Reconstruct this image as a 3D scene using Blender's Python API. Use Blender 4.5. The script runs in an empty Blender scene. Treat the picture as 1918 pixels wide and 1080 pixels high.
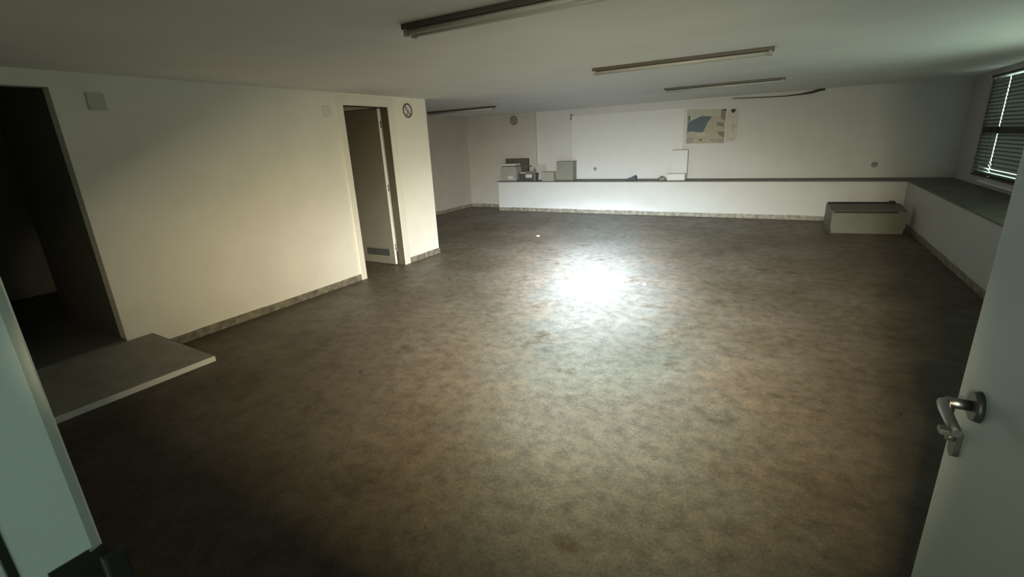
import bpy, bmesh, math, random
from mathutils import Vector, Matrix
random.seed(7)
S = bpy.context.scene
COL = S.collection

# ------------------------------------------------------------------ camera
F_PX, YAW, PITCH, ROLL, CAM_H = 885.7, .529, -.301, -.049, 1.565
fw = Vector((-math.sin(YAW)*math.cos(PITCH), math.cos(YAW)*math.cos(PITCH), math.sin(PITCH)))
rt0 = Vector((math.cos(YAW), math.sin(YAW), 0)); up0 = rt0.cross(fw)
RT = rt0*math.cos(ROLL) + up0*math.sin(ROLL)
UP = -rt0*math.sin(ROLL) + up0*math.cos(ROLL)
CAM = Vector((0, 0, CAM_H))
cd = bpy.data.cameras.new('camera'); cam = bpy.data.objects.new('camera', cd); COL.objects.link(cam)
cd.sensor_width = 36; cd.lens = 36*F_PX/1918; cd.clip_start = .01
m3 = Matrix((RT, UP, -fw)).transposed()
cam.matrix_world = Matrix.Translation(CAM) @ m3.to_4x4()
S.camera = cam

def at(u, v, ax, val):
    """photo pixel -> point where its ray meets the plane axis=val"""
    d = fw + RT*((u-959)/F_PX) - UP*((v-540)/F_PX)
    t = (val - CAM[ax])/d[ax]
    return CAM + d*t

# ------------------------------------------------------------------ world, lights, exposure
S.view_settings.view_transform = 'Standard'
S.view_settings.look = 'None'
S.view_settings.gamma = 1
S.view_settings.use_curve_mapping = False
S.view_settings.exposure = 0.0
S.cycles.use_denoising = True
S.cycles.max_bounces = 10
S.cycles.diffuse_bounces = 6
S.cycles.sample_clamp_indirect = 4.0

SKY = (0.80, 1.0, 0.87)
SKY_STRENGTH = 6.0
w = bpy.data.worlds.new('world'); S.world = w; w.use_nodes = True
bg = w.node_tree.nodes['Background']; bg.inputs[0].default_value = (*SKY, 1); bg.inputs[1].default_value = SKY_STRENGTH

TORCH_POS = Vector((.06, -.02, 1.48))
TORCH_AIM = at(1112, 505, 2, 0)
TORCH_POWER = 56000.0
# angle off the beam axis in degrees -> relative intensity
PROFILE = [(0, 1.0), (3, .84), (5, .50), (7, .33), (9.5, .175), (12, .102), (15, .074), (18, .050), (22, .032), (26, .0175), (30, .0100), (35, .0050), (40, .0022), (44, .0006), (46.5, 0), (80, 0)]
BEAM_L, BEAM_R, BEAM_UP, BEAM_DOWN, CUT = .80, .87, 1.45, 1.14, 27.5     # flat oval beam: factors on the angle to the left, right, up and down; cut off past CUT degrees on the right to keep the door leaf unlit
ld = bpy.data.lights.new('torch', 'SPOT'); torch = bpy.data.objects.new('torch', ld); COL.objects.link(torch)
torch.location = TORCH_POS
torch.rotation_euler = (TORCH_AIM-TORCH_POS).to_track_quat('-Z', 'Y').to_euler()
ld.energy = TORCH_POWER; ld.spot_size = math.radians(165); ld.spot_blend = .15; ld.shadow_soft_size = .018
ld.use_nodes = True
nt = ld.node_tree; em = next(n for n in nt.nodes if n.type == 'EMISSION')
tc = nt.nodes.new('ShaderNodeTexCoord'); sx = nt.nodes.new('ShaderNodeSeparateXYZ')
nt.links.new(tc.outputs['Normal'], sx.inputs[0])
def mth(op, a, b=None):
    q = nt.nodes.new('ShaderNodeMath'); q.operation = op
    for i_, v_ in enumerate((a, b)):
        if v_ is None: continue
        if isinstance(v_, (int, float)): q.inputs[i_].default_value = v_
        else: nt.links.new(v_, q.inputs[i_])
    return q.outputs[0]
az = mth('ABSOLUTE', sx.outputs['Z'])
ax_ = mth('ARCTAN2', mth('ABSOLUTE', sx.outputs['X']), az); rgt = mth('GREATER_THAN', sx.outputs['X'], 0.0)
side = mth('ADD', mth('MULTIPLY', rgt, BEAM_R-BEAM_L), BEAM_L)
over = mth('MULTIPLY', mth('MULTIPLY', mth('MAXIMUM', mth('SUBTRACT', ax_, math.radians(CUT)), 0.0), 2.5), rgt)
tx = mth('ADD', mth('MULTIPLY', ax_, side), over)
vert = mth('ADD', mth('MULTIPLY', mth('GREATER_THAN', sx.outputs['Y'], 0.0), BEAM_UP-BEAM_DOWN), BEAM_DOWN)
ty = mth('MULTIPLY', mth('ARCTAN2', mth('ABSOLUTE', sx.outputs['Y']), az), vert)
th_ = mth('SQRT', mth('ADD', mth('MULTIPLY', tx, tx), mth('MULTIPLY', ty, ty)))
dv = nt.nodes.new('ShaderNodeMath'); dv.operation = 'DIVIDE'; dv.inputs[1].default_value = math.radians(80); nt.links.new(th_, dv.inputs[0])
fc = nt.nodes.new('ShaderNodeFloatCurve'); cv = fc.mapping.curves[0]
while len(cv.points) > 2: cv.points.remove(cv.points[1])
GAM = 3.0                                             # the curve holds the cube root, so that the dim tail keeps its precision
cv.points[0].location = (0, 1); cv.points[1].location = (1, 0)
for a, b in PROFILE[1:-1]: cv.points.new(a/80, b**(1/GAM))
for p_ in cv.points: p_.handle_type = 'VECTOR'
fc.mapping.update()
nt.links.new(dv.outputs[0], fc.inputs['Value'])
pw = nt.nodes.new('ShaderNodeMath'); pw.operation = 'POWER'; pw.inputs[1].default_value = GAM; nt.links.new(fc.outputs[0], pw.inputs[0])
cr = nt.nodes.new('ShaderNodeValToRGB'); E_ = cr.color_ramp.elements
TINT = [(0, (.76, .84, 1.0)), (5, (.78, .86, 1.0)), (9.5, (.86, .94, 1.0)), (13, (.93, 1, .97)), (18, (1, .97, .86)), (22, (1, .94, .77)), (27, (1, .88, .64)), (33, (1, .83, .52))]
E_[0].position = 0; E_[0].color = (*TINT[0][1], 1); E_[1].position = TINT[-1][0]/80; E_[1].color = (*TINT[-1][1], 1)
for p_, c_ in TINT[1:-1]:
    e_ = E_.new(p_/80); e_.color = (*c_, 1)
nt.links.new(dv.outputs[0], cr.inputs[0]); nt.links.new(cr.outputs[0], em.inputs['Color']); nt.links.new(pw.outputs[0], em.inputs['Strength'])

def portal(name, loc, rot, sx_, sy_):
    l = bpy.data.lights.new(name, 'AREA'); o = bpy.data.objects.new(name, l); COL.objects.link(o)
    l.shape = 'RECTANGLE'; l.size = sx_; l.size_y = sy_; l.cycles.is_portal = True
    o.location = loc; o.rotation_euler = rot
WIN = dict(y0=7.40, y1=9.37, z0=.80, z1=2.13)
WINDOWS = [(7.40, 9.37), (4.30, 6.27)]                # y ranges of the window openings; the second is unseen, added for the ceiling glow
for ya, yb in WINDOWS:
    portal('window_portal', (2.52, (ya+yb)/2, (WIN['z0']+WIN['z1'])/2), (0, math.radians(90), 0), WIN['z1']-WIN['z0'], yb-ya)
portal('added_corridor_portal', (-.2, -3.62, 1.2), (math.radians(90), 0, 0), 2.4, 2.3)

# ------------------------------------------------------------------ helpers
def mat(name, col, rough=.6, var=.06, scale=6, bump=0, bscale=40, metal=0, spec=.5, trans=None):
    m = bpy.data.materials.new(name); m.use_nodes = True; n = m.node_tree; b = n.nodes['Principled BSDF']
    b.inputs['Roughness'].default_value = rough; b.inputs['Metallic'].default_value = metal; b.inputs['Specular IOR Level'].default_value = spec
    co = n.nodes.new('ShaderNodeTexCoord')
    no = n.nodes.new('ShaderNodeTexNoise'); no.inputs['Scale'].default_value = scale; no.inputs['Detail'].default_value = 5
    n.links.new(co.outputs['Object'], no.inputs['Vector'])
    r = n.nodes.new('ShaderNodeValToRGB'); r.color_ramp.elements[0].position = .3; r.color_ramp.elements[1].position = .7
    r.color_ramp.elements[0].color = (*[max(0, c*(1-var)) for c in col], 1); r.color_ramp.elements[1].color = (*[min(1, c*(1+var)) for c in col], 1)
    n.links.new(no.outputs['Fac'], r.inputs[0]); n.links.new(r.outputs[0], b.inputs['Base Color'])
    if bump:
        n2 = n.nodes.new('ShaderNodeTexNoise'); n2.inputs['Scale'].default_value = bscale; n2.inputs['Detail'].default_value = 4
        n.links.new(co.outputs['Object'], n2.inputs['Vector'])
        bp = n.nodes.new('ShaderNodeBump'); bp.inputs['Strength'].default_value = bump; bp.inputs['Distance'].default_value = .01
        n.links.new(n2.outputs['Fac'], bp.inputs['Height']); n.links.new(bp.outputs[0], b.inputs['Normal'])
    return m

def floor_mat():
    m = bpy.data.materials.new('worn_concrete'); m.use_nodes = True; n = m.node_tree; b = n.nodes['Principled BSDF']
    co = n.nodes.new('ShaderNodeTexCoord')
    def noise(sc, det, rough=.6):
        t = n.nodes.new('ShaderNodeTexNoise'); t.inputs['Scale'].default_value = sc; t.inputs['Detail'].default_value = det; t.inputs['Roughness'].default_value = rough
        n.links.new(co.outputs['Object'], t.inputs['Vector']); return t.outputs['Fac']
    def ramp(src, stops):
        r = n.nodes.new('ShaderNodeValToRGB'); e = r.color_ramp.elements
        e[0].position, e[0].color = stops[0][0], (*stops[0][1], 1); e[1].position, e[1].color = stops[-1][0], (*stops[-1][1], 1)
        for p, c in stops[1:-1]: x = e.new(p); x.color = (*c, 1)
        n.links.new(src, r.inputs[0]); return r.outputs[0]
    def mix(mode, fac, a, c):
        x = n.nodes.new('ShaderNodeMix'); x.data_type = 'RGBA'; x.blend_type = mode
        if isinstance(fac, float): x.inputs[0].default_value = fac
        else: n.links.new(fac, x.inputs[0])
        n.links.new(a, x.inputs[6])
        if isinstance(c, tuple): x.inputs[7].default_value = (*c, 1)
        else: n.links.new(c, x.inputs[7])
        return x.outputs[2]
    big = ramp(noise(1.1, 6), [(.34, (.052, .041, .027)), (.5, (.064, .052, .037)), (.66, (.077, .066, .050))])
    # greyer ragged band along the torch beam, its neutral light painted into the floor
    sp_ = n.nodes.new('ShaderNodeSeparateXYZ'); n.links.new(co.outputs['Object'], sp_.inputs[0])
    def fm(op, a, b=None):
        q = n.nodes.new('ShaderNodeMath'); q.operation = op
        for i_, v_ in enumerate((a, b)):
            if v_ is None: continue
            if isinstance(v_, (int, float)): q.inputs[i_].default_value = v_
            else: n.links.new(v_, q.inputs[i_])
        return q.outputs[0]
    across = fm('ABSOLUTE', fm('ADD', fm('MULTIPLY', sp_.outputs['X'], .944), fm('MULTIPLY', sp_.outputs['Y'], .33)))
    across = fm('ADD', across, fm('MULTIPLY', fm('SUBTRACT', noise(2.2, 7, .7), .5), 1.6))
    beam_band = ramp(across, [(.35, (1, 1, 1)), (1.0, (0, 0, 0))])
    big2 = ramp(noise(1.3, 6), [(.34, (.049, .049, .040)), (.5, (.059, .059, .049)), (.66, (.072, .072, .061))])
    big = mix('MIX', beam_band, big, big2)
    mid = ramp(noise(11, 10, .74), [(.32, (.52, .52, .52)), (.5, (1, 1, 1)), (.68, (1.42, 1.38, 1.30))])
    c = mix('MULTIPLY', .85, big, mid)
    fine = ramp(noise(70, 7, .8), [(.34, (.48, .48, .48)), (.5, (1, 1, 1)), (.66, (1.5, 1.5, 1.5))])
    c = mix('MULTIPLY', .6, c, fine)
    # dark smeary stains and pale scuffs
    st = ramp(noise(2.6, 8, .72), [(.56, (0, 0, 0)), (.68, (1, 1, 1))]); c = mix('MIX', st, c, (.034, .027, .017))
    sc = ramp(noise(3.7, 10, .8), [(.62, (0, 0, 0)), (.74, (.7, .7, .7))]); c = mix('MIX', sc, c, (.100, .094, .078))
    v = n.nodes.new('ShaderNodeTexVoronoi'); v.inputs['Scale'].default_value = 9; n.links.new(co.outputs['Object'], v.inputs['Vector'])
    sp = ramp(v.outputs['Distance'], [(.025, (1, 1, 1)), (.05, (0, 0, 0))]); c = mix('MIX', sp, c, (.018, .015, .011))
    v2 = n.nodes.new('ShaderNodeTexVoronoi'); v2.inputs['Scale'].default_value = 26; n.links.new(co.outputs['Object'], v2.inputs['Vector'])
    fl = ramp(v2.outputs['Distance'], [(.06, (.8, .8, .8)), (.14, (0, 0, 0))]); gate = ramp(noise(4.5, 5), [(.52, (0, 0, 0)), (.60, (1, 1, 1))])
    c = mix('MIX', mix('MULTIPLY', 1.0, fl, gate), c, (.026, .023, .017))
    n.links.new(c, b.inputs['Base Color'])
    rr = ramp(noise(5, 6), [(.3, (.42,)*3), (.7, (.62,)*3)]); n.links.new(rr, b.inputs['Roughness'])
    b.inputs['Specular IOR Level'].default_value = .3; b.inputs['Diffuse Roughness'].default_value = .55
    bp = n.nodes.new('ShaderNodeBump'); bp.inputs['Strength'].default_value = .12; bp.inputs['Distance'].default_value = .004
    n.links.new(noise(60, 6), bp.inputs['Height']); n.links.new(bp.outputs[0], b.inputs['Normal'])
    return m

M = dict(
    floor=floor_mat(),
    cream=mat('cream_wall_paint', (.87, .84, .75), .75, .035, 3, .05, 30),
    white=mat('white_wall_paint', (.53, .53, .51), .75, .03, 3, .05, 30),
    ceil=mat('ceiling_paint', (.82, .82, .77), .85, .035, 2, .05, 25),
    skirt=mat('stone_skirting', (.22, .20, .155), .5, .45, 14, .05, 30),
    slab=mat('dark_slab', (.13, .125, .11), .6, .15, 6),
    sidetop=mat('dusty_slab', (.16, .15, .125), .7, .2, 5),
    recess=mat('grey_beige_paint', (.42, .40, .355), .8, .05, 3, .05, 30),
    outer=mat('added_corridor_paint', (.16, .18, .16), .7, .05, 4),
    frame=mat('cream_gloss_paint', (.84, .81, .72), .4, .03, 5),
    leaf=mat('brown_door', (.19, .175, .13), .5, .04, 4),
    pale=mat('pale_green_paint', (.29, .34, .32), .45, .03, 4),
    jamb=mat('pale_jamb_paint', (.60, .68, .64), .45, .03, 4),
    grille=mat('dark_grille', (.06, .06, .05), .5, .1, 20),
    chrome=mat('brushed_metal', (.24, .25, .24), .34, .05, 30, metal=1),
    dkmetal=mat('dark_metal', (.035, .04, .035), .4, .1, 20, metal=.3),
    black=mat('black_plate', (.012, .013, .012), .55, .1, 20),
    fixture=mat('shaded_fixture', (.075, .07, .055), .5, .06, 8),  # dark base colour standing in for the shaded near side of the housings
    tube=mat('tube_glass', (.40, .40, .37), .4, .02, 8),
    holder=mat('lampholder', (.30, .29, .25), .5, .05, 20),
    board=mat('ramp_top', (.24, .23, .20), .7, .15, 7, .08, 60),
    boardedge=mat('ramp_edge', (.90, .89, .84), .5, .04, 10),
    cover=mat('cover_grey', (.58, .56, .48), .6, .05, 12),
    cover2=mat('cover_pale', (.77, .74, .65), .6, .04, 12),
    sign=mat('sign_white', (.76, .73, .68), .45, .02, 10),
    signred=mat('sign_red', (.13, .055, .045), .5, .08, 10),
    signgrey=mat('sign_faded', (.13, .12, .10), .5, .15, 10),
    winframe=mat('dark_window_frame', (.045, .045, .04), .45, .1, 10),
    slat=mat('blind_slat', (.62, .62, .56), .5, .05, 10),
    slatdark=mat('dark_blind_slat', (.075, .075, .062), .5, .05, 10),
    revealshade=mat('reveal_shade_brown', (.10, .085, .06), .6, .08, 10),
    panelwhite=mat('white_laminate', (.60, .61, .60), .5, .02, 4),
    conv=mat('beige_enamel', (.15, .15, .112), .5, .08, 5),
    convtop=mat('grey_enamel', (.12, .12, .10), .5, .08, 5),
    slot=mat('dark_slot', (.02, .02, .018), .7, .1, 10),
    greybox=mat('grey_card', (.22, .22, .185), .75, .06, 9),
    tanbox=mat('tan_card', (.27, .265, .215), .75, .06, 9),
    palesheet=mat('pale_grey_sheet', (.40, .40, .38), .7, .04, 9),
    darkbrown=mat('dark_brown_card', (.07, .06, .042), .7, .15, 9),
    plastic=mat('cloudy_plastic', (.30, .305, .27), .3, .12, 14),
    greyplastic=mat('grey_plastic', (.16, .15, .135), .4, .12, 14),
    paper=mat('paper', (.50, .50, .46), .7, .03, 12),
    slate=mat('slate_blue_cloth', (.07, .075, .09), .8, .15, 30),
    mapland=mat('map_land', (.34, .33, .24), .6, .12, 30),
    mappale=mat('map_pale', (.39, .39, .32), .6, .08, 20),
    mapsea=mat('map_sea', (.070, .110, .125), .6, .15, 12),
    mapdark=mat('map_dark', (.17, .165, .11), .6, .15, 30),
    mapgrey=mat('map_grey', (.26, .25, .22), .6, .1, 20),
    notice=mat('yellowed_paper', (.46, .44, .38), .7, .05, 14),
    noticemark=mat('notice_mark', (.38, .36, .25), .7, .08, 20),
    cable=mat('black_cable', (.025, .025, .022), .5, .1, 20),
    scrap=mat('white_scrap', (.85, .84, .78), .6, .03, 30),
    dkscrap=mat('dark_scrap', (.03, .028, .022), .8, .1, 30),
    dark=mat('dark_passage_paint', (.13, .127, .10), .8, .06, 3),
)
gm = bpy.data.materials.new('window_glass'); gm.use_nodes = True; gn = gm.node_tree
for x in list(gn.nodes):
    if x.type == 'BSDF_PRINCIPLED': gn.nodes.remove(x)
gt = gn.nodes.new('ShaderNodeBsdfTransparent'); gg = gn.nodes.new('ShaderNodeBsdfGlossy'); gg.inputs['Roughness'].default_value = .05; gx = gn.nodes.new('ShaderNodeMixShader')
gt.inputs[0].default_value = (.92, .96, .93, 1); gx.inputs[0].default_value = .06
gn.links.new(gt.outputs[0], gx.inputs[1]); gn.links.new(gg.outputs[0], gx.inputs[2]); gn.links.new(gx.outputs[0], next(x for x in gn.nodes if x.type == 'OUTPUT_MATERIAL').inputs[0])
M['glass'] = gm

def box(bm, x0, x1, y0, y1, z0, z1, bev=0, mi=0):
    vs = [bm.verts.new((x, y, z)) for x in (x0, x1) for y in (y0, y1) for z in (z0, z1)]
    fs = [(0, 1, 3, 2), (4, 6, 7, 5), (0, 4, 5, 1), (2, 3, 7, 6), (0, 2, 6, 4), (1, 5, 7, 3)]
    faces = [bm.faces.new([vs[i] for i in f]) for f in fs]
    for f in faces: f.material_index = mi
    if bev:
        es = list({e for f in faces for e in f.edges})
        bmesh.ops.bevel(bm, geom=es, offset=bev, segments=2, profile=.6, affect='EDGES')
    return faces

def cyl(bm, p0, p1, r0, r1=None, seg=20, cap=True):
    p0 = Vector(p0); p1 = Vector(p1); r1 = r0 if r1 is None else r1
    d = (p1-p0).normalized(); u = d.orthogonal().normalized(); v = d.cross(u)
    A = [bm.verts.new(p0+(u*math.cos(t)+v*math.sin(t))*r0) for t in (2*math.pi*i/seg for i in range(seg))]
    B = [bm.verts.new(p1+(u*math.cos(t)+v*math.sin(t))*r1) for t in (2*math.pi*i/seg for i in range(seg))]
    for i in range(seg):
        f = bm.faces.new((A[i], A[(i+1) % seg], B[(i+1) % seg], B[i])); f.smooth = True
    if cap: bm.faces.new(A[::-1]); bm.faces.new(B)

def tubepath(bm, pts, rad, seg=10):
    pts = [Vector(p) for p in pts]; rings = []
    rad = rad if isinstance(rad, (list, tuple)) else [rad]*len(pts)
    for i, p in enumerate(pts):
        d = (pts[min(i+1, len(pts)-1)]-pts[max(i-1, 0)]).normalized()
        u = d.cross(Vector((0.13, .31, .94))).normalized(); v = d.cross(u)
        rings.append([bm.verts.new(p+(u*math.cos(t)+v*math.sin(t))*rad[i]) for t in (2*math.pi*k/seg for k in range(seg))])
    for a, b in zip(rings, rings[1:]):
        for k in range(seg):
            f = bm.faces.new((a[k], a[(k+1) % seg], b[(k+1) % seg], b[k])); f.smooth = True
    bm.faces.new(rings[0][::-1]); bm.faces.new(rings[-1])

def prism(bm, poly, y0, y1, mi=0):
    """poly of (x,z) extruded along y"""
    A = [bm.verts.new((x, y0, z)) for x, z in poly]; B = [bm.verts.new((x, y1, z)) for x, z in poly]
    fs = [bm.faces.new(A), bm.faces.new(B[::-1])]
    for i in range(len(poly)):
        j = (i+1) % len(poly); fs.append(bm.faces.new((A[j], A[i], B[i], B[j])))
    for f in fs: f.material_index = mi

def obj(name, bm, m, parent=None, loc=None, rotz=0):
    bmesh.ops.recalc_face_normals(bm, faces=bm.faces)
    me = bpy.data.meshes.new(name); bm.to_mesh(me); bm.free()
    for x in (m if isinstance(m, (list, tuple)) else [m]): me.materials.append(M[x])
    o = bpy.data.objects.new(name, me); COL.objects.link(o)
    if parent is not None: o.parent = parent
    if loc is not None: o.location = loc
    if rotz: o.rotation_euler.z = rotz
    return o

def mk(name, m, *boxes, parent=None, bev=0, loc=None, rotz=0):
    bm = bmesh.new()
    for b in boxes: box(bm, *b, bev=bev)
    return obj(name, bm, m, parent, loc, rotz)

def tag(o, label, cat, group=None):
    o['label'] = label; o['category'] = cat
    if group: o['group'] = group
    return o

def struct(o, label=None, cat=None):
    o['kind'] = 'structure'
    if label: o['label'] = label
    if cat: o['category'] = cat
    return o

def thing(name, label, cat, loc, rotz=0, group=None, kind=None):
    o = bpy.data.objects.new(name, None); COL.objects.link(o); o.location = loc; o.rotation_euler.z = rotz; o.empty_display_size = .1
    tag(o, label, cat, group)
    if kind: o['kind'] = kind
    return o

# ------------------------------------------------------------------ room shell
H = 2.181
XL, YC = -4.498, 5.555          # near left wall and its far corner
XL2, YBL = -7.065, 10.241       # recessed far left wall and the back wall there
XP, YB = -5.157, 10.30          # where the back wall steps, back wall over the ledge
XR, XLR = 2.318, 1.667          # window wall, front of the ledge under it
YF, ZL, XE = 9.762, .681, -5.946
YN = .155                       # room face of the entrance wall
JX, HX = -.79, .37              # entrance opening: latch side, hinge side
TH = .10

struct(mk('floor', 'floor', (-7.3, 2.6, -3.6, 10.6, -.12, 0)), 'stained worn concrete floor of the basement room', 'floor')
struct(mk('ceiling', 'ceil', (-7.3, 2.6, -.05, 10.6, H, H+.12)), 'low plain off-white ceiling', 'ceiling')
D1, D2 = (4.02, 4.84), (.56, 1.503)      # wc door hole, unlit doorway hole (y ranges)
struct(mk('wall_left', 'cream',
    (XL-TH, XL, YN, D2[0], 0, H), (XL-TH, XL, D2[0], D2[1], 2.072, H), (XL-TH, XL, D2[1], D1[0], 0, H),
    (XL-TH, XL, D1[0], D1[1], 2.085, H), (XL-TH, XL, D1[1], YC, 0, H)), 'cream painted partition wall with two doorways', 'wall')
struct(mk('wall_left_end', 'cream', (XL2, XL-TH, YC-.1, YC, 0, H)), 'end face of the partition wall turning away', 'wall')
struct(mk('wall_left_recess', 'recess', (XL2-.12, XL2, YN, YBL+.2, 0, H)), 'recessed wall behind the partition corner', 'wall')
struct(mk('wall_back_recess', 'recess', (XL2, XP, YBL, YBL+.25, 0, H)), 'short wall behind the left end of the ledge', 'wall')
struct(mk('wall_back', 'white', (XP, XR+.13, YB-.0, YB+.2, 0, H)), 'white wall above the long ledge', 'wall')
bmw = bmesh.new()
z0, z1 = WIN['z0'], WIN['z1']
(wy0, wy1), (vy0, vy1) = WINDOWS
for b in ((XR, XR+.13, YN, vy0, 0, H), (XR, XR+.13, vy1, wy0, 0, H), (XR, XR+.13, wy1, YB, 0, H), (XR, XR+.13, vy0, vy1, 0, z0), (XR, XR+.13, vy0, vy1, z1, H), (XR, XR+.13, wy0, wy1, 0, z0), (XR, XR+.13, wy0, wy1, z1, H)): box(bmw, *b)
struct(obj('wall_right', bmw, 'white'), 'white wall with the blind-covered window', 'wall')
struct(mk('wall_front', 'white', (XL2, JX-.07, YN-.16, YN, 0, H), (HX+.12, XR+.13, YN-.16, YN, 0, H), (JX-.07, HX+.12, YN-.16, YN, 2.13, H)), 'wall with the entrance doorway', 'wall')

struct(mk('wall_added_corridor_left', 'outer', (-1.55, -1.45, -3.6, YN-.16, 0, 2.4)), 'left wall of the unseen corridor added to dim the entrance daylight', 'wall')  # unseen corridor added to dim daylight on the door leaf and jamb
struct(mk('wall_added_corridor_right', 'outer', (1.05, 1.15, -3.6, YN-.16, 0, 2.4)), 'right wall of the unseen corridor added to dim the entrance daylight', 'wall')
struct(mk('ceiling_added_corridor', 'outer', (-1.55, 1.15, -3.6, -.05, 2.4, 2.5)), 'ceiling of the unseen corridor added to dim the entrance daylight', 'ceiling')
struct(mk('wall_added_corridor_head', 'outer', (-1.55, 1.15, -.05, -.006, H, 2.4)), 'wall above the entrance closing the unseen added corridor', 'wall')

# ledge along the back and the window side
lw = struct(mk('wall_ledge', 'white', (XE, XR, YF, YB, 0, ZL-.02), (XLR, XR, YN, YF, 0, ZL-.02)), 'low white ledge wall running below the back wall and window', 'ledge')
mk('ledge_top', 'slab', (XE-.01, XR, YF-.012, YB, ZL-.02, ZL), parent=lw, bev=.004)
mk('ledge_top', 'sidetop', (XLR-.012, XR, YN, YF-.013, ZL-.02, ZL), parent=lw, bev=.004)

# unlit passage behind the left doorway (raised floor) and the small room behind the wc door
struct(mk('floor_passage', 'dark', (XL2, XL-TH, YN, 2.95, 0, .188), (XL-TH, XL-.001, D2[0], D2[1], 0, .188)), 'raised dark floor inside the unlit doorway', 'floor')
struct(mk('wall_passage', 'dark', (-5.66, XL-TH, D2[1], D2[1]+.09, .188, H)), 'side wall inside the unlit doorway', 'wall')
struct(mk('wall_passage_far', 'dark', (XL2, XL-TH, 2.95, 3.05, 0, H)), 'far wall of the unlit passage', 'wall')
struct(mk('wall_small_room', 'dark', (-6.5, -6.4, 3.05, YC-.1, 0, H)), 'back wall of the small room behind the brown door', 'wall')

# skirting tiles
def skirting(name, label, p0, p1, n, h=.078, th=.012, step=.332):
    p0 = Vector(p0); p1 = Vector(p1); d = (p1-p0); L = d.length; d.normalize(); n = Vector(n)
    root = bpy.data.objects.new(name, None); COL.objects.link(root); root.location = p0; struct(root, label, 'baseboard')
    k = 0.0
    while k < L-.02:
        e = min(k+step, L); hh = h+random.uniform(-.004, .004); t = th+random.uniform(-.002, .002)
        bm = bmesh.new(); a = d*(k+.0015); b = d*(e-.0015); q = n*t
        xs = sorted((min(a.x, b.x, (a+q).x, (b+q).x), max(a.x, b.x, (a+q).x, (b+q).x))); ys = sorted((min(a.y, b.y, (a+q).y, (b+q).y), max(a.y, b.y, (a+q).y, (b+q).y)))
        box(bm, xs[0], xs[1], ys[0], ys[1], 0, hh, bev=.002); obj('tile', bm, 'skirt', root); k = e
skirting('baseboard_left', 'brown stone skirting tiles along the partition wall', (XL, 1.69, 0), (XL, 3.98, 0), (1, 0, 0))
skirting('baseboard_left_corner', 'stone skirting tiles between the brown door and the wall corner', (XL, 4.90, 0), (XL, YC+.012, 0), (1, 0, 0))
skirting('baseboard_left_recess', 'stone skirting tiles along the recessed wall', (XL2, YC, 0), (XL2, YBL, 0), (1, 0, 0))
skirting('baseboard_back_recess', 'short stone skirting left of the ledge', (XL2+.013, YBL, 0), (XE, YBL, 0), (0, -1, 0))
skirting('baseboard_back', 'stone skirting tiles along the foot of the ledge', (XE, YF, 0), (XLR-.013, YF, 0), (0, -1, 0))
skirting('baseboard_right', 'stone skirting tiles along the ledge under the window', (XLR, 1.3, 0), (XLR, YF, 0), (-1, 0, 0))

# ------------------------------------------------------------------ wc door in the partition
dr = thing('door_1', 'brown inner door standing open with a low dark vent grille', 'door', (XL, 4.43, 0), kind='structure')
def dpart(name, m, *bx, parent=dr, bev=0):
    q = parent; off = Vector((XL, 4.43, 0))
    return mk(name, m, *[(b[0]-off.x, b[1]-off.x, b[2]-off.y, b[3]-off.y, b[4], b[5]) for b in bx], parent=q, bev=bev)
FX0, FX1 = XL-TH-.012, XL+.016
dpart('door_frame', 'frame', (FX0, FX1, 3.985, 4.068, 0, 2.15), (FX0, FX1, 4.79, 4.892, 0, 2.15), (FX0, FX1, 4.068, 4.79, 2.05, 2.15), bev=.004)
dpart('reveal_shade', 'revealshade', (FX0+.004, XL+.002, 4.785, 4.791, .002, 2.05), (FX0+.004, XL+.002, 4.068, 4.785, 2.044, 2.0505))  # dark strips standing in for shade on the far reveal and head
lf = dpart('door_leaf', 'leaf', (XL-TH-.73, XL-TH-.015, 4.725, 4.763, .012, 2.04), bev=.003)
dpart('leaf_edge', 'boardedge', (XL-TH-.0155, XL-TH-.012, 4.727, 4.761, .012, 2.04))
gr = dpart('vent_grille', 'grille', (-5.125, -4.69, 4.717, 4.726, .125, .222))
dpart('grille_rim', 'leaf', (-5.14, -4.675, 4.712, 4.7255, .222, .236), (-5.14, -4.675, 4.712, 4.7255, .111, .125), (-5.14, -5.125, 4.712, 4.7255, .125, .222), (-4.69, -4.675, 4.712, 4.7255, .125, .222))
for k in range(5): dpart('slat', 'grille', (-5.125, -4.69, 4.711, 4.718, .131+k*.0185, .139+k*.0185))
hb = bmesh.new()
cyl(hb, (-5.225-XL, .295, 1.048), (-5.225-XL, .283, 1.048), .024); cyl(hb, (-5.225-XL, .285, 1.048), (-5.225-XL, .245, 1.048), .009)
tubepath(hb, [(-5.225-XL, .245, 1.048), (-5.17-XL, .243, 1.048), (-5.11-XL, .246, 1.046)], .008)
obj('handle', hb, 'chrome', dr)
for z in (.25, 1.05, 1.85):
    hb = bmesh.new(); cyl(hb, (-.107, .325, z-.04), (-.107, .325, z+.04), .008); obj('hinge', hb, 'chrome', dr)

# ------------------------------------------------------------------ entrance: frame and open leaf
t1 = struct(bpy.data.objects.new('trim_1', None), 'pale painted entrance door jamb with a black strike plate', 'door frame'); COL.objects.link(t1); t1.location = (JX, YN, 0)
bm = bmesh.new()
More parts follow.
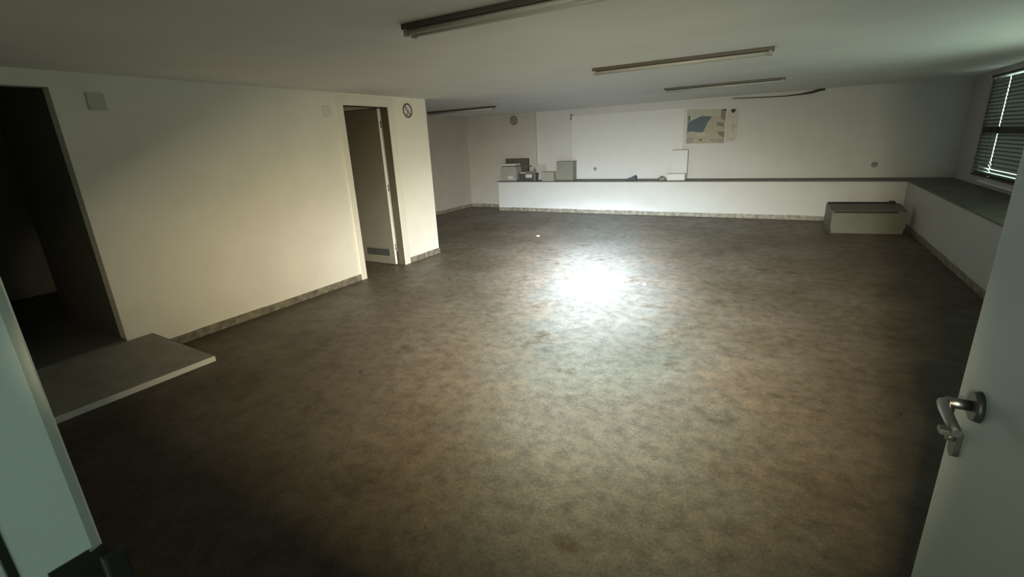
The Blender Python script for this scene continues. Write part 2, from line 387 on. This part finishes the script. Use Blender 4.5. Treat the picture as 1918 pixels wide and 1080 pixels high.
# latch-side jamb profile (x, y) relative to its room-side inner edge, extruded upward
prof = [(-.075, .014), (-.014, .014), (-.004, .010), (0, .0), (0, -.070), (-.016, -.074), (-.016, -.165), (-.075, -.165)]
A = [bm.verts.new((x, y, 0)) for x, y in prof]; B = [bm.verts.new((x, y, 2.06)) for x, y in prof]
bm.faces.new(A); bm.faces.new(B[::-1])
for i in range(len(prof)): j = (i+1) % len(prof); bm.faces.new((A[i], A[j], B[j], B[i]))
obj('jamb', bm, 'jamb', t1)
WO = HX-JX+.045
mk('jamb', 'jamb', (WO, WO+.075, -.165, .0, 0, 2.06), parent=t1)
mk('head', 'jamb', (-.075, WO+.075, -.165, .0, 2.06, 2.13), parent=t1)
mk('rebate_shade', 'black', (-.0165, .0006, -.0785, -.0702, 0, 2.06), parent=t1)  # black strip in place of shade in the rebate step
sp = mk('strike_plate', 'black', (-.004, .003, -.048, -.004, .86, 1.052), (-.006, .003, -.006, .012, .865, 1.046), parent=t1, bev=.001)
mk('strike_lip', 'black', (-.002, .016, .002, .030, .87, 1.035), parent=sp, bev=.004)
mk('latch_hole', 'slot', (.0031, .0036, -.042, -.014, .90, .99), parent=sp)

d2 = thing('door_2', 'pale green entrance door leaf swung open into the room', 'door', (HX, .17, 0), kind='structure')
mk('door_leaf', 'pale', (0, .045, 0, 1.08, .01, 2.05), parent=d2, bev=.003)
hy, hz = 1.133-.17, 1.033
hb = bmesh.new(); cyl(hb, (0, hy, hz), (-.012, hy, hz), .031, .028, 28); ros = obj('rosette', hb, 'dkmetal', d2)
hb = bmesh.new(); cyl(hb, (-.012, hy, hz), (-.050, hy, hz), .0105, .0105, 20)
tubepath(hb, [(-.044, hy+.004, hz), (-.055, hy-.006, hz), (-.058, hy-.03, hz), (-.059, hy-.075, hz-.001), (-.058, hy-.118, hz-.003)], [.009, .0105, .010, .0095, .008], 14)
obj('lever', hb, 'chrome', d2)
ky, kz = 1.185-.17, .935
hb = bmesh.new()
poly = [(ky-.018*math.sin(t), kz-.03+.016*-math.cos(t)) for t in [math.pi*(i/10-.5) for i in range(11)]]
pts = [(ky+.019, kz+.014), (ky+.019, kz-.028)] + [(ky+.019*math.cos(t), kz-.028-.019*math.sin(t)) for t in [math.pi*i/10 for i in range(1, 10)]] + [(ky-.019, kz-.028), (ky-.019, kz+.014)]
A = [hb.verts.new((0, y, z)) for y, z in pts]; B = [hb.verts.new((-.010, y, z)) for y, z in pts]
hb.faces.new(A); hb.faces.new(B[::-1])
for i in range(len(pts)): j = (i+1) % len(pts); hb.faces.new((A[i], A[j], B[j], B[i]))
es = obj('escutcheon', hb, 'dkmetal', d2)
hb = bmesh.new(); box(hb, -.036, -.008, ky-.012, ky+.012, kz+.002, kz+.014, bev=.002); cyl(hb, (-.008, ky, kz-.004), (-.022, ky, kz-.004), .0085)
obj('lock_cylinder', hb, 'dkmetal', d2)
for z in (.25, 1.05, 1.8):
    hb = bmesh.new(); cyl(hb, (.05, -.006, z-.05), (.05, -.006, z+.05), .008); obj('hinge', hb, 'chrome', d2)

# ------------------------------------------------------------------ window with blinds
def window(name, label, y0, y1, ym, tilt, sm):
    wn = thing(name, label, 'window', (XR, y1, z0), kind='structure')
    def wpart(nm, m, *bx, parent=wn, bev=0):
        return mk(nm, m, *[(b[0]-XR, b[1]-XR, b[2]-y1, b[3]-y1, b[4]-z0, b[5]-z0) for b in bx], parent=parent, bev=bev)
    f0, f1 = XR+.02, XR+.09
    wpart('frame', 'winframe', (f0, f1, y0, y1, z0, z0+.06), (f0, f1, y0, y1, z1-.05, z1), (f0, f1, y0, y0+.05, z0+.06, z1-.05), (f0, f1, y1-.05, y1, z0+.06, z1-.05), bev=.003)
    wpart('transom', 'winframe', (f0-.02, f1-.02, y0+.05, y1-.05, 1.365, 1.455), bev=.003)
    wpart('pane', 'glass', (f1-.03, f1-.026, y0+.05, y1-.05, z0+.06, 1.37)); wpart('pane', 'glass', (f1-.03, f1-.026, y0+.05, y1-.05, 1.45, z1-.05))
    meshes = {}
    for ya, yb in ((ym+.014, y1-.005), (y0+.005, ym-.014)):
        bl = wpart('blind', 'winframe', (XR-.035, XR+.005, ya, yb, z1-.05, z1-.012), bev=.002)
        wpart('bottom_rail', 'winframe', (XR-.03, XR, ya, yb, z0+.005, z0+.03), parent=bl, bev=.002)
        zz = z0+.055; k = 0
        while zz < z1-.06:
            tl = tilt(k); key = (round(tl, 3), ya)
            if key not in meshes:
                bm = bmesh.new(); c, s_ = math.cos(tl), math.sin(tl); v = []
                for q, hgt in ((-1, 0), (0, .003), (1, 0)):
                    for yy in (ya, yb): v.append(bm.verts.new((-.015-q*.030*c+hgt*s_, yy-y1, q*.030*s_+hgt*c)))
                bm.faces.new((v[0], v[1], v[3], v[2])); bm.faces.new((v[2], v[3], v[5], v[4]))
                bmesh.ops.solidify(bm, geom=bm.faces[:], thickness=.0012)
                o = obj('slat', bm, sm, bl); meshes[key] = o.data
            else:
                o = bpy.data.objects.new('slat', meshes[key]); COL.objects.link(o); o.parent = bl
            o.location.z = zz-z0; zz += .047; k += 1
        for fy in (.15, .85):
            cb = bmesh.new(); yy = ya+(yb-ya)*fy-y1; cyl(cb, (-.046, yy, .02), (-.046, yy, z1-z0-.03), .0012, seg=6); obj('cord', cb, 'winframe', bl)
    wpart('window_sill', 'boardedge', (XR-.055, XR+.02, y0-.03, y1-.47, z0-.058, z0-.034), bev=.003)
R_ = math.radians
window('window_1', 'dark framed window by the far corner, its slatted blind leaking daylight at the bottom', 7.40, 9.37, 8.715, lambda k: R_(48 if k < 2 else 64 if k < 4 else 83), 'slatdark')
window('added_window', 'unseen dark framed window with wide-open blind slats, added for the ceiling glow', 4.30, 6.27, 5.3, lambda k: R_(28), 'slat')

# ------------------------------------------------------------------ ceiling lights
def fixture(x, y, length, label):
    root = thing('fluorescent_light', label, 'ceiling light', (x, y, H), group='twin-tube ceiling lights')
    mk('housing', 'fixture', (0, length, -.046, .046, -.027, 0), parent=root, bev=.004)
    for s in (-1, 1):
        for e in (.012, length-.034):
            mk('lampholder', 'holder', (e, e+.022, s*.030-.014, s*.030+.014, -.060, -.024), parent=root, bev=.003)
        tb = bmesh.new(); cyl(tb, (.034, s*.030, -.043), (length-.034, s*.030, -.043), .013, seg=16); obj('tube', tb, 'tube', root)
    return root
fixture(-1.86, 2.20, 1.5, 'twin-tube ceiling light above the open floor, closest to the entrance door')
fixture(-1.70, 4.63, 1.5, 'twin-tube ceiling light, middle one of the row of three')
fixture(-1.66, 7.42, 1.5, 'twin-tube ceiling light of the row of three, nearest the wall map')
fixture(-6.15, 7.66, 1.5, 'twin-tube ceiling light in the recess past the partition corner')

# ------------------------------------------------------------------ ramp board at the unlit doorway
rp = thing('ramp_board', 'grey board with a white edge sloping from the unlit doorway to the floor', 'ramp', (-3.83, 1.79, 0))
bm = bmesh.new()
bz, fz, th = .178, .042, .040
top = [(-3.832, 1.795, fz), (-4.482, 1.680, bz), (-4.482, .58, bz), (-3.852, .58, fz)]
n = Vector((math.sin(math.atan2(bz-fz, .66)), 0, math.cos(math.atan2(bz-fz, .66))))
T = [bm.verts.new((p[0]+3.83, p[1]-1.79, p[2])) for p in top]; Bq = [bm.verts.new((p[0]+3.83-n.x*th, p[1]-1.79, max(p[2]-n.z*th, .001))) for p in top]
bm.faces.new(T); bm.faces.new(Bq[::-1])
for i in range(4): j = (i+1) % 4; bm.faces.new((T[i], T[j], Bq[j], Bq[i]))
obj('panel', bm, 'board', rp)
bm = bmesh.new()
a0, a1 = Vector((-3.832, 1.796, 0)), Vector((-3.852, .58, 0)); ex = Vector((.008, 0, 0))
v = [bm.verts.new(Vector((p.x+3.83, p.y-1.79, z))+e) for p in (a0, a1) for z in (.002, fz+.001) for e in (Vector((0, 0, 0)), ex)]
for f in ((0, 1, 3, 2), (4, 6, 7, 5), (0, 4, 5, 1), (2, 3, 7, 6), (0, 2, 6, 4), (1, 5, 7, 3)): bm.faces.new([v[i] for i in f])
obj('edge_strip', bm, 'boardedge', rp)

# ------------------------------------------------------------------ things on the partition wall
def cover(y, z, m, label):
    r = thing('junction_box', label, 'junction box', (XL, y, z))
    cv_ = mk('cover', m, (0, .010, -.056, .056, -.06, .06), parent=r, bev=.004)
    for a in (-.042, .042):
        sb = bmesh.new(); cyl(sb, (.010, a, a), (.0115, a, a), .005, seg=10); obj('screw', sb, 'holder', cv_)
cover(1.755, 1.988, 'cover', 'grey square cover plate high on the wall beside the unlit doorway')
cover(3.836, 1.980, 'cover2', 'pale square cover plate beside the brown door frame')

def nosmoke(loc, rotz, r, m, plate, label):
    root = thing('no_smoking_sign', label, 'sign', loc, rotz)         # faces local -y
    pb = bmesh.new(); cyl(pb, (0, 0, 0), (0, -.002, 0), r*1.08, seg=40); pl_ = obj('plate', pb, plate, root)
    rb = bmesh.new(); N = 40
    R = [[rb.verts.new((math.cos(t)*rr, yy, math.sin(t)*rr)) for t in (2*math.pi*i/N for i in range(N))] for rr, yy in ((r, -.0022), (r, -.0034), (r*.79, -.0034), (r*.79, -.0022))]
    for a in range(4):
        for i in range(N): rb.faces.new((R[a][i], R[a][(i+1) % N], R[(a+1) % 4][(i+1) % N], R[(a+1) % 4][i]))
    obj('ring', rb, m, pl_)
    sb = bmesh.new(); box(sb, -r*.88, r*.88, -.0036, -.0024, -r*.08, r*.08)
    o = obj('slash', sb, m, pl_); o.rotation_euler.y = math.radians(50)
    cb = bmesh.new(); box(cb, -r*.42, r*.02, -.0032, -.0022, -r*.60, -r*.48); box(cb, -r*.12, -r*.02, -.0032, -.0022, -r*.48, -r*.10)
    obj('cigarette', cb, m, pl_)
nosmoke((XL+.001, 5.168, 2.021), math.radians(90), .092, 'signred', 'sign', 'round red no-smoking sign beside the brown door')
nosmoke((-5.72, YBL-.001, 2.030), 0, .098, 'signgrey', 'greybox', 'round faded no-smoking sign on the wall above the ledge end')

# ------------------------------------------------------------------ things on the back wall
wb = thing('whiteboard', 'large white panel fixed to the back wall above the ledge', 'panel', (-3.09, YB-.002, .70))
mk('sheet', 'panelwhite', (-1.185, 1.195, -.014, 0, 0, 1.335), parent=wb, bev=.002)
mk('bracket', 'greyplastic', (-1.215, -1.155, -.022, 0, 1.352, 1.372), (-1.215, -1.198, -.02, 0, 1.25, 1.372), parent=wb)

YM = YB-.003
def wpoly(bm, pts, y, mi):
    """pixel polygon from the enlarged crop of the map, laid on the wall"""
    vs = []
    for a, b in pts:
        p = at(1260+a/9.82, 180+b/9.82, 1, YB); vs.append(bm.verts.new((p.x, y, p.z)))
    f = bm.faces.new(vs); f.material_index = mi; return f
bm = bmesh.new()
ul, ur, lr, ll = (275, 250), (985, 232), (945, 862), (245, 872)
P4 = [at(1260+a/9.82, 180+b/9.82, 1, YB) for a, b in (ul, ur, lr, ll)]
prism(bm, [(p.x, p.z) for p in P4], YB-.0025, YB-.0005, 0)
for mi, pts in (
    (1, [(285, 255), (890, 240), (885, 350), (720, 372), (540, 365), (390, 430), (325, 445), (320, 360), (290, 360)]),
    (2, [(285, 490), (390, 430), (540, 365), (720, 372), (640, 490), (560, 660), (420, 662), (340, 640), (262, 672)]),
    (2, [(290, 360), (320, 360), (325, 445), (285, 470)]),
    (3, [(895, 240), (984, 234), (965, 445), (885, 400)]),
    (3, [(800, 480), (940, 490), (935, 560), (830, 540)]),
    (3, [(810, 650), (952, 650), (948, 765), (860, 720)]),
    (3, [(690, 800), (790, 800), (700, 826)]),
    (3, [(450, 810), (545, 768), (530, 835)]),
    (4, [(270, 755), (395, 750), (350, 862), (247, 870)]),
    (1, [(430, 680), (560, 672), (640, 700), (600, 745), (440, 735)]),
    (4, [(720, 835), (860, 770), (944, 790), (942, 855)])):
    wpoly(bm, pts, YB-.0031-mi*.0001, mi)
tag(obj('wall_map', bm, ['mapland', 'mappale', 'mapsea', 'mapdark', 'mapgrey']), 'coloured coastal map with a dark blue sea pinned on the back wall', 'map')
nt_ = thing('paper_notice', 'narrow yellowed paper strip pinned next to the wall map', 'paper', at(1372, 240, 1, YB))
o0 = nt_.location
def npoly(name, m, pts, ya, yb, par=None):
    b_ = bmesh.new(); P = [at(1260+a/9.82, 180+b/9.82, 1, YB) for a, b in pts]
    prism(b_, [(p.x-o0.x, p.z-o0.z) for p in P], -yb, -ya); return obj(name, b_, m, par or nt_)
sh_ = npoly('sheet', 'notice', [(1000, 240), (1225, 246), (1205, 480), (1165, 810), (968, 850), (985, 480)], .0005, .002)
npoly('mark', 'noticemark', [(1085, 515), (1185, 520), (1180, 570), (1120, 580), (1110, 680), (1085, 680)], .0021, .0025, sh_)
npoly('mark', 'noticemark', [(1040, 780), (1140, 778), (1135, 800), (1045, 806)], .0021, .0025, sh_)
npoly('tape', 'slot', [(1078, 238), (1162, 234), (1150, 282), (1112, 310), (1080, 285)], .0021, .004, sh_)
npoly('tape', 'slot', [(938, 242), (990, 238), (985, 270), (950, 268)], .0036, .0046)

def socket(u, v, label, m):
    p = at(u, v, 1, YB); yb_ = YB-(.014 if -4.275 < p.x < -1.895 else 0)
    r = thing('wall_socket', label, 'socket', (p.x, yb_, p.z))
    b_ = bmesh.new(); cyl(b_, (0, 0, 0), (0, -.012, 0), .046, .040, 28); sp_ = obj('plate', b_, m, r)
    b_ = bmesh.new(); cyl(b_, (0, -.0121, 0), (0, -.014, 0), .024, .022, 24); obj('insert', b_, 'greyplastic', sp_)
socket(1115, 316, 'round grey wall socket on the white panel above the ledge', 'palesheet')
socket(1638, 308, 'round grey wall socket on the back wall above the beige heater', 'greybox')

cb = bmesh.new()
cp = [at(u, v, 1, YB-.03) for u, v in ((1372, 184.5), (1430, 182), (1470, 180), (1500, 176.5), (1520, 173), (1535, 168.5), (1546, 167))]
tubepath(cb, cp, [.006, .008, .009, .013, .020, .022, .016])
tag(obj('cable', cb, 'cable'), 'loose black cable running along the top of the back wall', 'cable')

# ------------------------------------------------------------------ things on the ledge
def L(u, v=338): return at(u, v, 2, ZL)
yl = 9.93
def px(u, v, y=yl): return at(u, v, 1, y)
def bx_px(u0, u1, vt, y, dep):
    """box standing on the ledge: x range, width and height from its photo outline on the plane y"""
    a = px(u0, 337, y).x; b = px(u1, 337, y).x; t = px((u0+u1)/2, vt, y).z
    return a, b, t-ZL, dep

# tall grey carton
a, b, h, d = bx_px(1043, 1073, 302, 9.98, .22)
r = thing('carton', 'tall grey cardboard carton standing on the ledge', 'box', ((a+b)/2, 9.98, ZL)); q = (b-a)/2
mk('body', 'greybox', (-q, q, 0, d, 0, h-.012), parent=r, bev=.004)
mk('lid', 'greybox', (-q-.006, q+.006, -.006, d+.006, h-.022, h), parent=r, bev=.003)
# small tan carton
a, b, h, d = bx_px(1016.5, 1039, 321.5, 9.84, .17)
r = thing('carton', 'small tan carton on the ledge beside the tall grey one', 'box', ((a+b)/2, 9.80, ZL)); q = (b-a)/2
mk('body', 'tanbox', (-q, q-.012, 0, d, 0, h-.01), parent=r, bev=.004)
mk('lid_flap', 'tanbox', (-q-.008, q-.004, -.004, d, h-.012, h), parent=r, bev=.003)
# grey sheet leaning between them and the pile
a, b, h, d = bx_px(1005, 1022, 309, 10.14, .03)
bm = bmesh.new(); box(bm, -(b-a)/2, (b-a)/2, 0, .025, 0, h, bev=.003)
o = obj('card_sheet', bm, 'palesheet', None, ((a+b)/2, 10.14, ZL)); o.rotation_euler.x = math.radians(-4); tag(o, 'pale grey card sheet propped upright behind the small tan carton', 'card')
# cloudy plastic tub with pale lid
a, b, h, d = bx_px(938.5, 968, 306, 9.87, .26); q = (b-a)/2
r = thing('storage_tub', 'cloudy plastic storage tub with a pale lid at the ledge end', 'tub', ((a+b)/2, 9.87, ZL))
bm = bmesh.new()
lay = [(0, q*.88, .96), (.02, q*.97, 1), (h*.35, q*1.0, 1.0), (h*.62, q*.98, 1), (h-.075, q*.86, .94)]
rings = []
for z, hx, k in lay:
    rings.append([bm.verts.new((sx_*hx, d/2+sy_*d/2*k, z)) for sx_, sy_ in ((-1, -1), (1, -1), (1, 1), (-1, 1))])
for A, B in zip(rings, rings[1:]):
    for i in range(4): bm.faces.new((A[i], A[(i+1) % 4], B[(i+1) % 4], B[i]))
bm.faces.new(rings[0][::-1]); bm.faces.new(rings[-1])
tb_ = obj('tub_body', bm, 'plastic', r)
mk('shadow_gap', 'darkbrown', (-q*.84, q*.72, .012, d-.012, h-.075, h-.055), parent=r)
mk('lid', 'paper', (-q*.86, q*.84, .0, d, h-.055, h-.012), parent=r, bev=.008)
mk('label', 'paper', (-q*.1, q*.55, .0, .002, h*.1, h*.28), parent=tb_, loc=(0, -.004, 0))
mk('label', 'paper', (-q*.2, q*.5, .0, .002, h*.56, h*.66), parent=tb_, loc=(0, .004, 0))
# dark brown tray lying on top, behind
a, b, h2, d = bx_px(943.5, 984, 297, 10.0, .18); q = (b-a)/2
r = thing('carton', 'dark brown open carton behind the plastic tub', 'box', ((a+b)/2, 10.135, ZL))
base = px(960, 322, 10.0).z-ZL
d = .09
mk('front_panel', 'darkbrown', (-q, q, -.0, .012, 0, h2), parent=r, bev=.002)
mk('side_panel', 'darkbrown', (-q, -q+.012, .012, d, 0, h2-.01), parent=r, bev=.002)
mk('side_panel', 'darkbrown', (q-.012, q, .012, d, 0, h2-.01), parent=r, bev=.002)
mk('back_panel', 'darkbrown', (-q, q, d, d+.012, 0, h2-.01), parent=r, bev=.002)
mk('flap', 'darkbrown', (q, q+.075, .0, .07, h2-.20, h2-.175), parent=r, bev=.003)
# grey crate with papers showing
a, b, h, d = bx_px(971, 1003, 316, 9.90, .20); q = (b-a)/2
r = thing('crate', 'grey plastic crate holding white papers beside the tub', 'crate', ((a+b)/2, 9.90, ZL))
bm = bmesh.new()
rings = [[bm.verts.new((sx_*q*k, d/2+sy_*d/2*k, z)) for sx_, sy_ in ((-1, -1), (1, -1), (1, 1), (-1, 1))] for z, k in ((0, .88), (h*.62, .96))]
for i in range(4): bm.faces.new((rings[0][i], rings[0][(i+1) % 4], rings[1][(i+1) % 4], rings[1][i]))
bm.faces.new(rings[0][::-1])
bmesh.ops.solidify(bm, geom=bm.faces[:], thickness=.006)
cb_ = obj('crate_body', bm, 'greyplastic', r)
mk('handle_post', 'greyplastic', (q*.80, q*.99, -.005, .05, 0, h), parent=r, bev=.006)
mk('rim', 'greyplastic', (-q*.1, q*.9, -.004, .02, h*.62, h*.78), parent=r, bev=.005)
mk('papers', 'paper', (-q*.85, q*.8, .03, d-.03, .03, h*.70), parent=r, bev=.01)
bm = bmesh.new(); box(bm, -q*.1, q*.62, -.012, -.004, h*.25, h*.55, bev=.002); obj('white_label', bm, 'paper', cb_)
# dark cloth wedge
p = px(1181, 337, 9.92)
bm = bmesh.new(); sc = px(1182, 337, 9.92).x-p.x
prism(bm, [(-9*sc, 0), (10*sc, 0), (10*sc, .075), (8*sc, .10), (5*sc, .085), (1*sc, .055), (-3*sc, .05), (-7*sc, .022)], 0, .12)
bmesh.ops.bevel(bm, geom=bm.edges[:], offset=.004, segments=2, affect='EDGES')
tag(obj('cloth_bundle', bm, 'slate', None, (p.x, 9.90, ZL)), 'small dark folded cloth lying on the ledge', 'cloth')
# white box, grey lump, upright white panel
a, b, h, d = bx_px(1249, 1282, 325.5, 9.89, .18); q = (b-a)/2
r = thing('white_box', 'low white box on the ledge in front of the upright white panel', 'box', ((a+b)/2, 9.89, ZL))
mk('body', 'panelwhite', (-q, q, 0, d, 0, h*.86), parent=r, bev=.004); mk('lid', 'panelwhite', (-q-.004, q+.004, -.004, d+.004, h*.78, h), parent=r, bev=.004)
p = px(1240, 337, 9.90)
bm = bmesh.new(); bmesh.ops.create_icosphere(bm, subdivisions=3, radius=1)
for v in bm.verts:
    k = 1+.16*math.sin(5*v.co.x+3*v.co.z)+.1*math.sin(9*v.co.y+2)
    v.co = Vector((v.co.x*.075*k, v.co.y*.06*k, max(v.co.z*k, -.55)*.05))
mz = min(v.co.z for v in bm.verts)
for v in bm.verts: v.co.z -= mz
for f in bm.faces: f.smooth = True
tag(obj('crumpled_rag', bm, 'greybox', None, (p.x, 9.93, ZL)), 'crumpled grey rag left of the low white box', 'rag')
a = px(1257.5, 337, 10.20).x; b = px(1287, 337, 10.20).x; t = px(1272, 280, 10.20).z
r = thing('upright_board', 'white rectangular panel standing upright against the back wall', 'panel', ((a+b)/2, 10.16, ZL))
q = (b-a)/2; hh = t-ZL
mk('sheet', 'panelwhite', (-q, q-.012, 0, .025, 0, hh-.012), parent=r)
mk('edge_strip', 'greybox', (q-.012, q, -.002, .03, 0, hh), (-q, q-.012, -.002, .03, hh-.012, hh), parent=r)  # grey strips painted in as the shadow along the panel's top and right

# ------------------------------------------------------------------ heater unit in the corner
r = thing('floor_heater', 'beige low floor heater with dark top slots in the ledge corner', 'heater', (.645, 8.60, 0), math.radians(8.7))
W, DP = .93, .42
bm = bmesh.new(); prism(bm, [(0.0, .07), (DP, .07), (DP, .395), (DP-.05, .400), (0, .325)], 0, W)
for v in bm.verts: v.co = Vector((v.co.y, v.co.x, v.co.z))
cs_ = obj('casing', bm, 'conv', r)
mk('plinth', 'conv', (.015, W-.015, .01, DP-.02, 0, .07), parent=r)
bm = bmesh.new()
def slope(y): return .325+(y/(DP-.05))*.075
def onslope(bm, x0_, x1_, ya, yb, up_, th_):
    vs = [bm.verts.new((x, y, slope(y)+z)) for x in (x0_, x1_) for y in (ya, yb) for z in (up_-th_, up_)]
    for f in ((0, 1, 3, 2), (4, 6, 7, 5), (0, 4, 5, 1), (2, 3, 7, 6), (0, 2, 6, 4), (1, 5, 7, 3)): bm.faces.new([vs[i] for i in f])
onslope(bm, .0, W, .03, DP-.09, .006, .006); obj('top_cover', bm, 'convtop', r)
bm = bmesh.new(); box(bm, .02, W-.12, -.003, .012, .306, .330); obj('front_slot', bm, 'slot', cs_)
bm = bmesh.new(); onslope(bm, .01, W-.05, DP-.085, DP-.02, .010, .010); obj('outlet_grille', bm, 'slot', r)
bm = bmesh.new(); cyl(bm, (W-.10, DP-.06, .39), (W-.10, DP-.06, .435), .045, .038, 20); obj('control_knob', bm, 'slot', cs_)

# ------------------------------------------------------------------ litter on the floor
def scrap(u, v, m, s, label):
    p = at(u, v, 2, 0); bm = bmesh.new(); N = 7
    A = [bm.verts.new((math.cos(2*math.pi*i/N)*s*random.uniform(.6, 1.1), math.sin(2*math.pi*i/N)*s*random.uniform(.6, 1.1), random.uniform(.004, .010))) for i in range(N)]
    B = [bm.verts.new((x.co.x, x.co.y, 0)) for x in A]; bm.faces.new(A); bm.faces.new(B[::-1])
    for i in range(N): j = (i+1) % N; bm.faces.new((A[j], A[i], B[i], B[j]))
    tag(obj('scrap', bm, m, None, (p.x, p.y, 0)), label, 'litter')
scrap(1008, 441.5, 'scrap', .035, 'white paper scrap on the floor towards the ledge')
scrap(1207, 532, 'scrap', .018, 'tiny white chip on the floor beside the bright light spot')
scrap(675, 697, 'dkscrap', .016, 'dark speck of dirt on the brown floor near the partition wall')
scrap(1687, 776, 'dkscrap', .010, 'dark speck of dirt on the floor by the entrance door leaf')
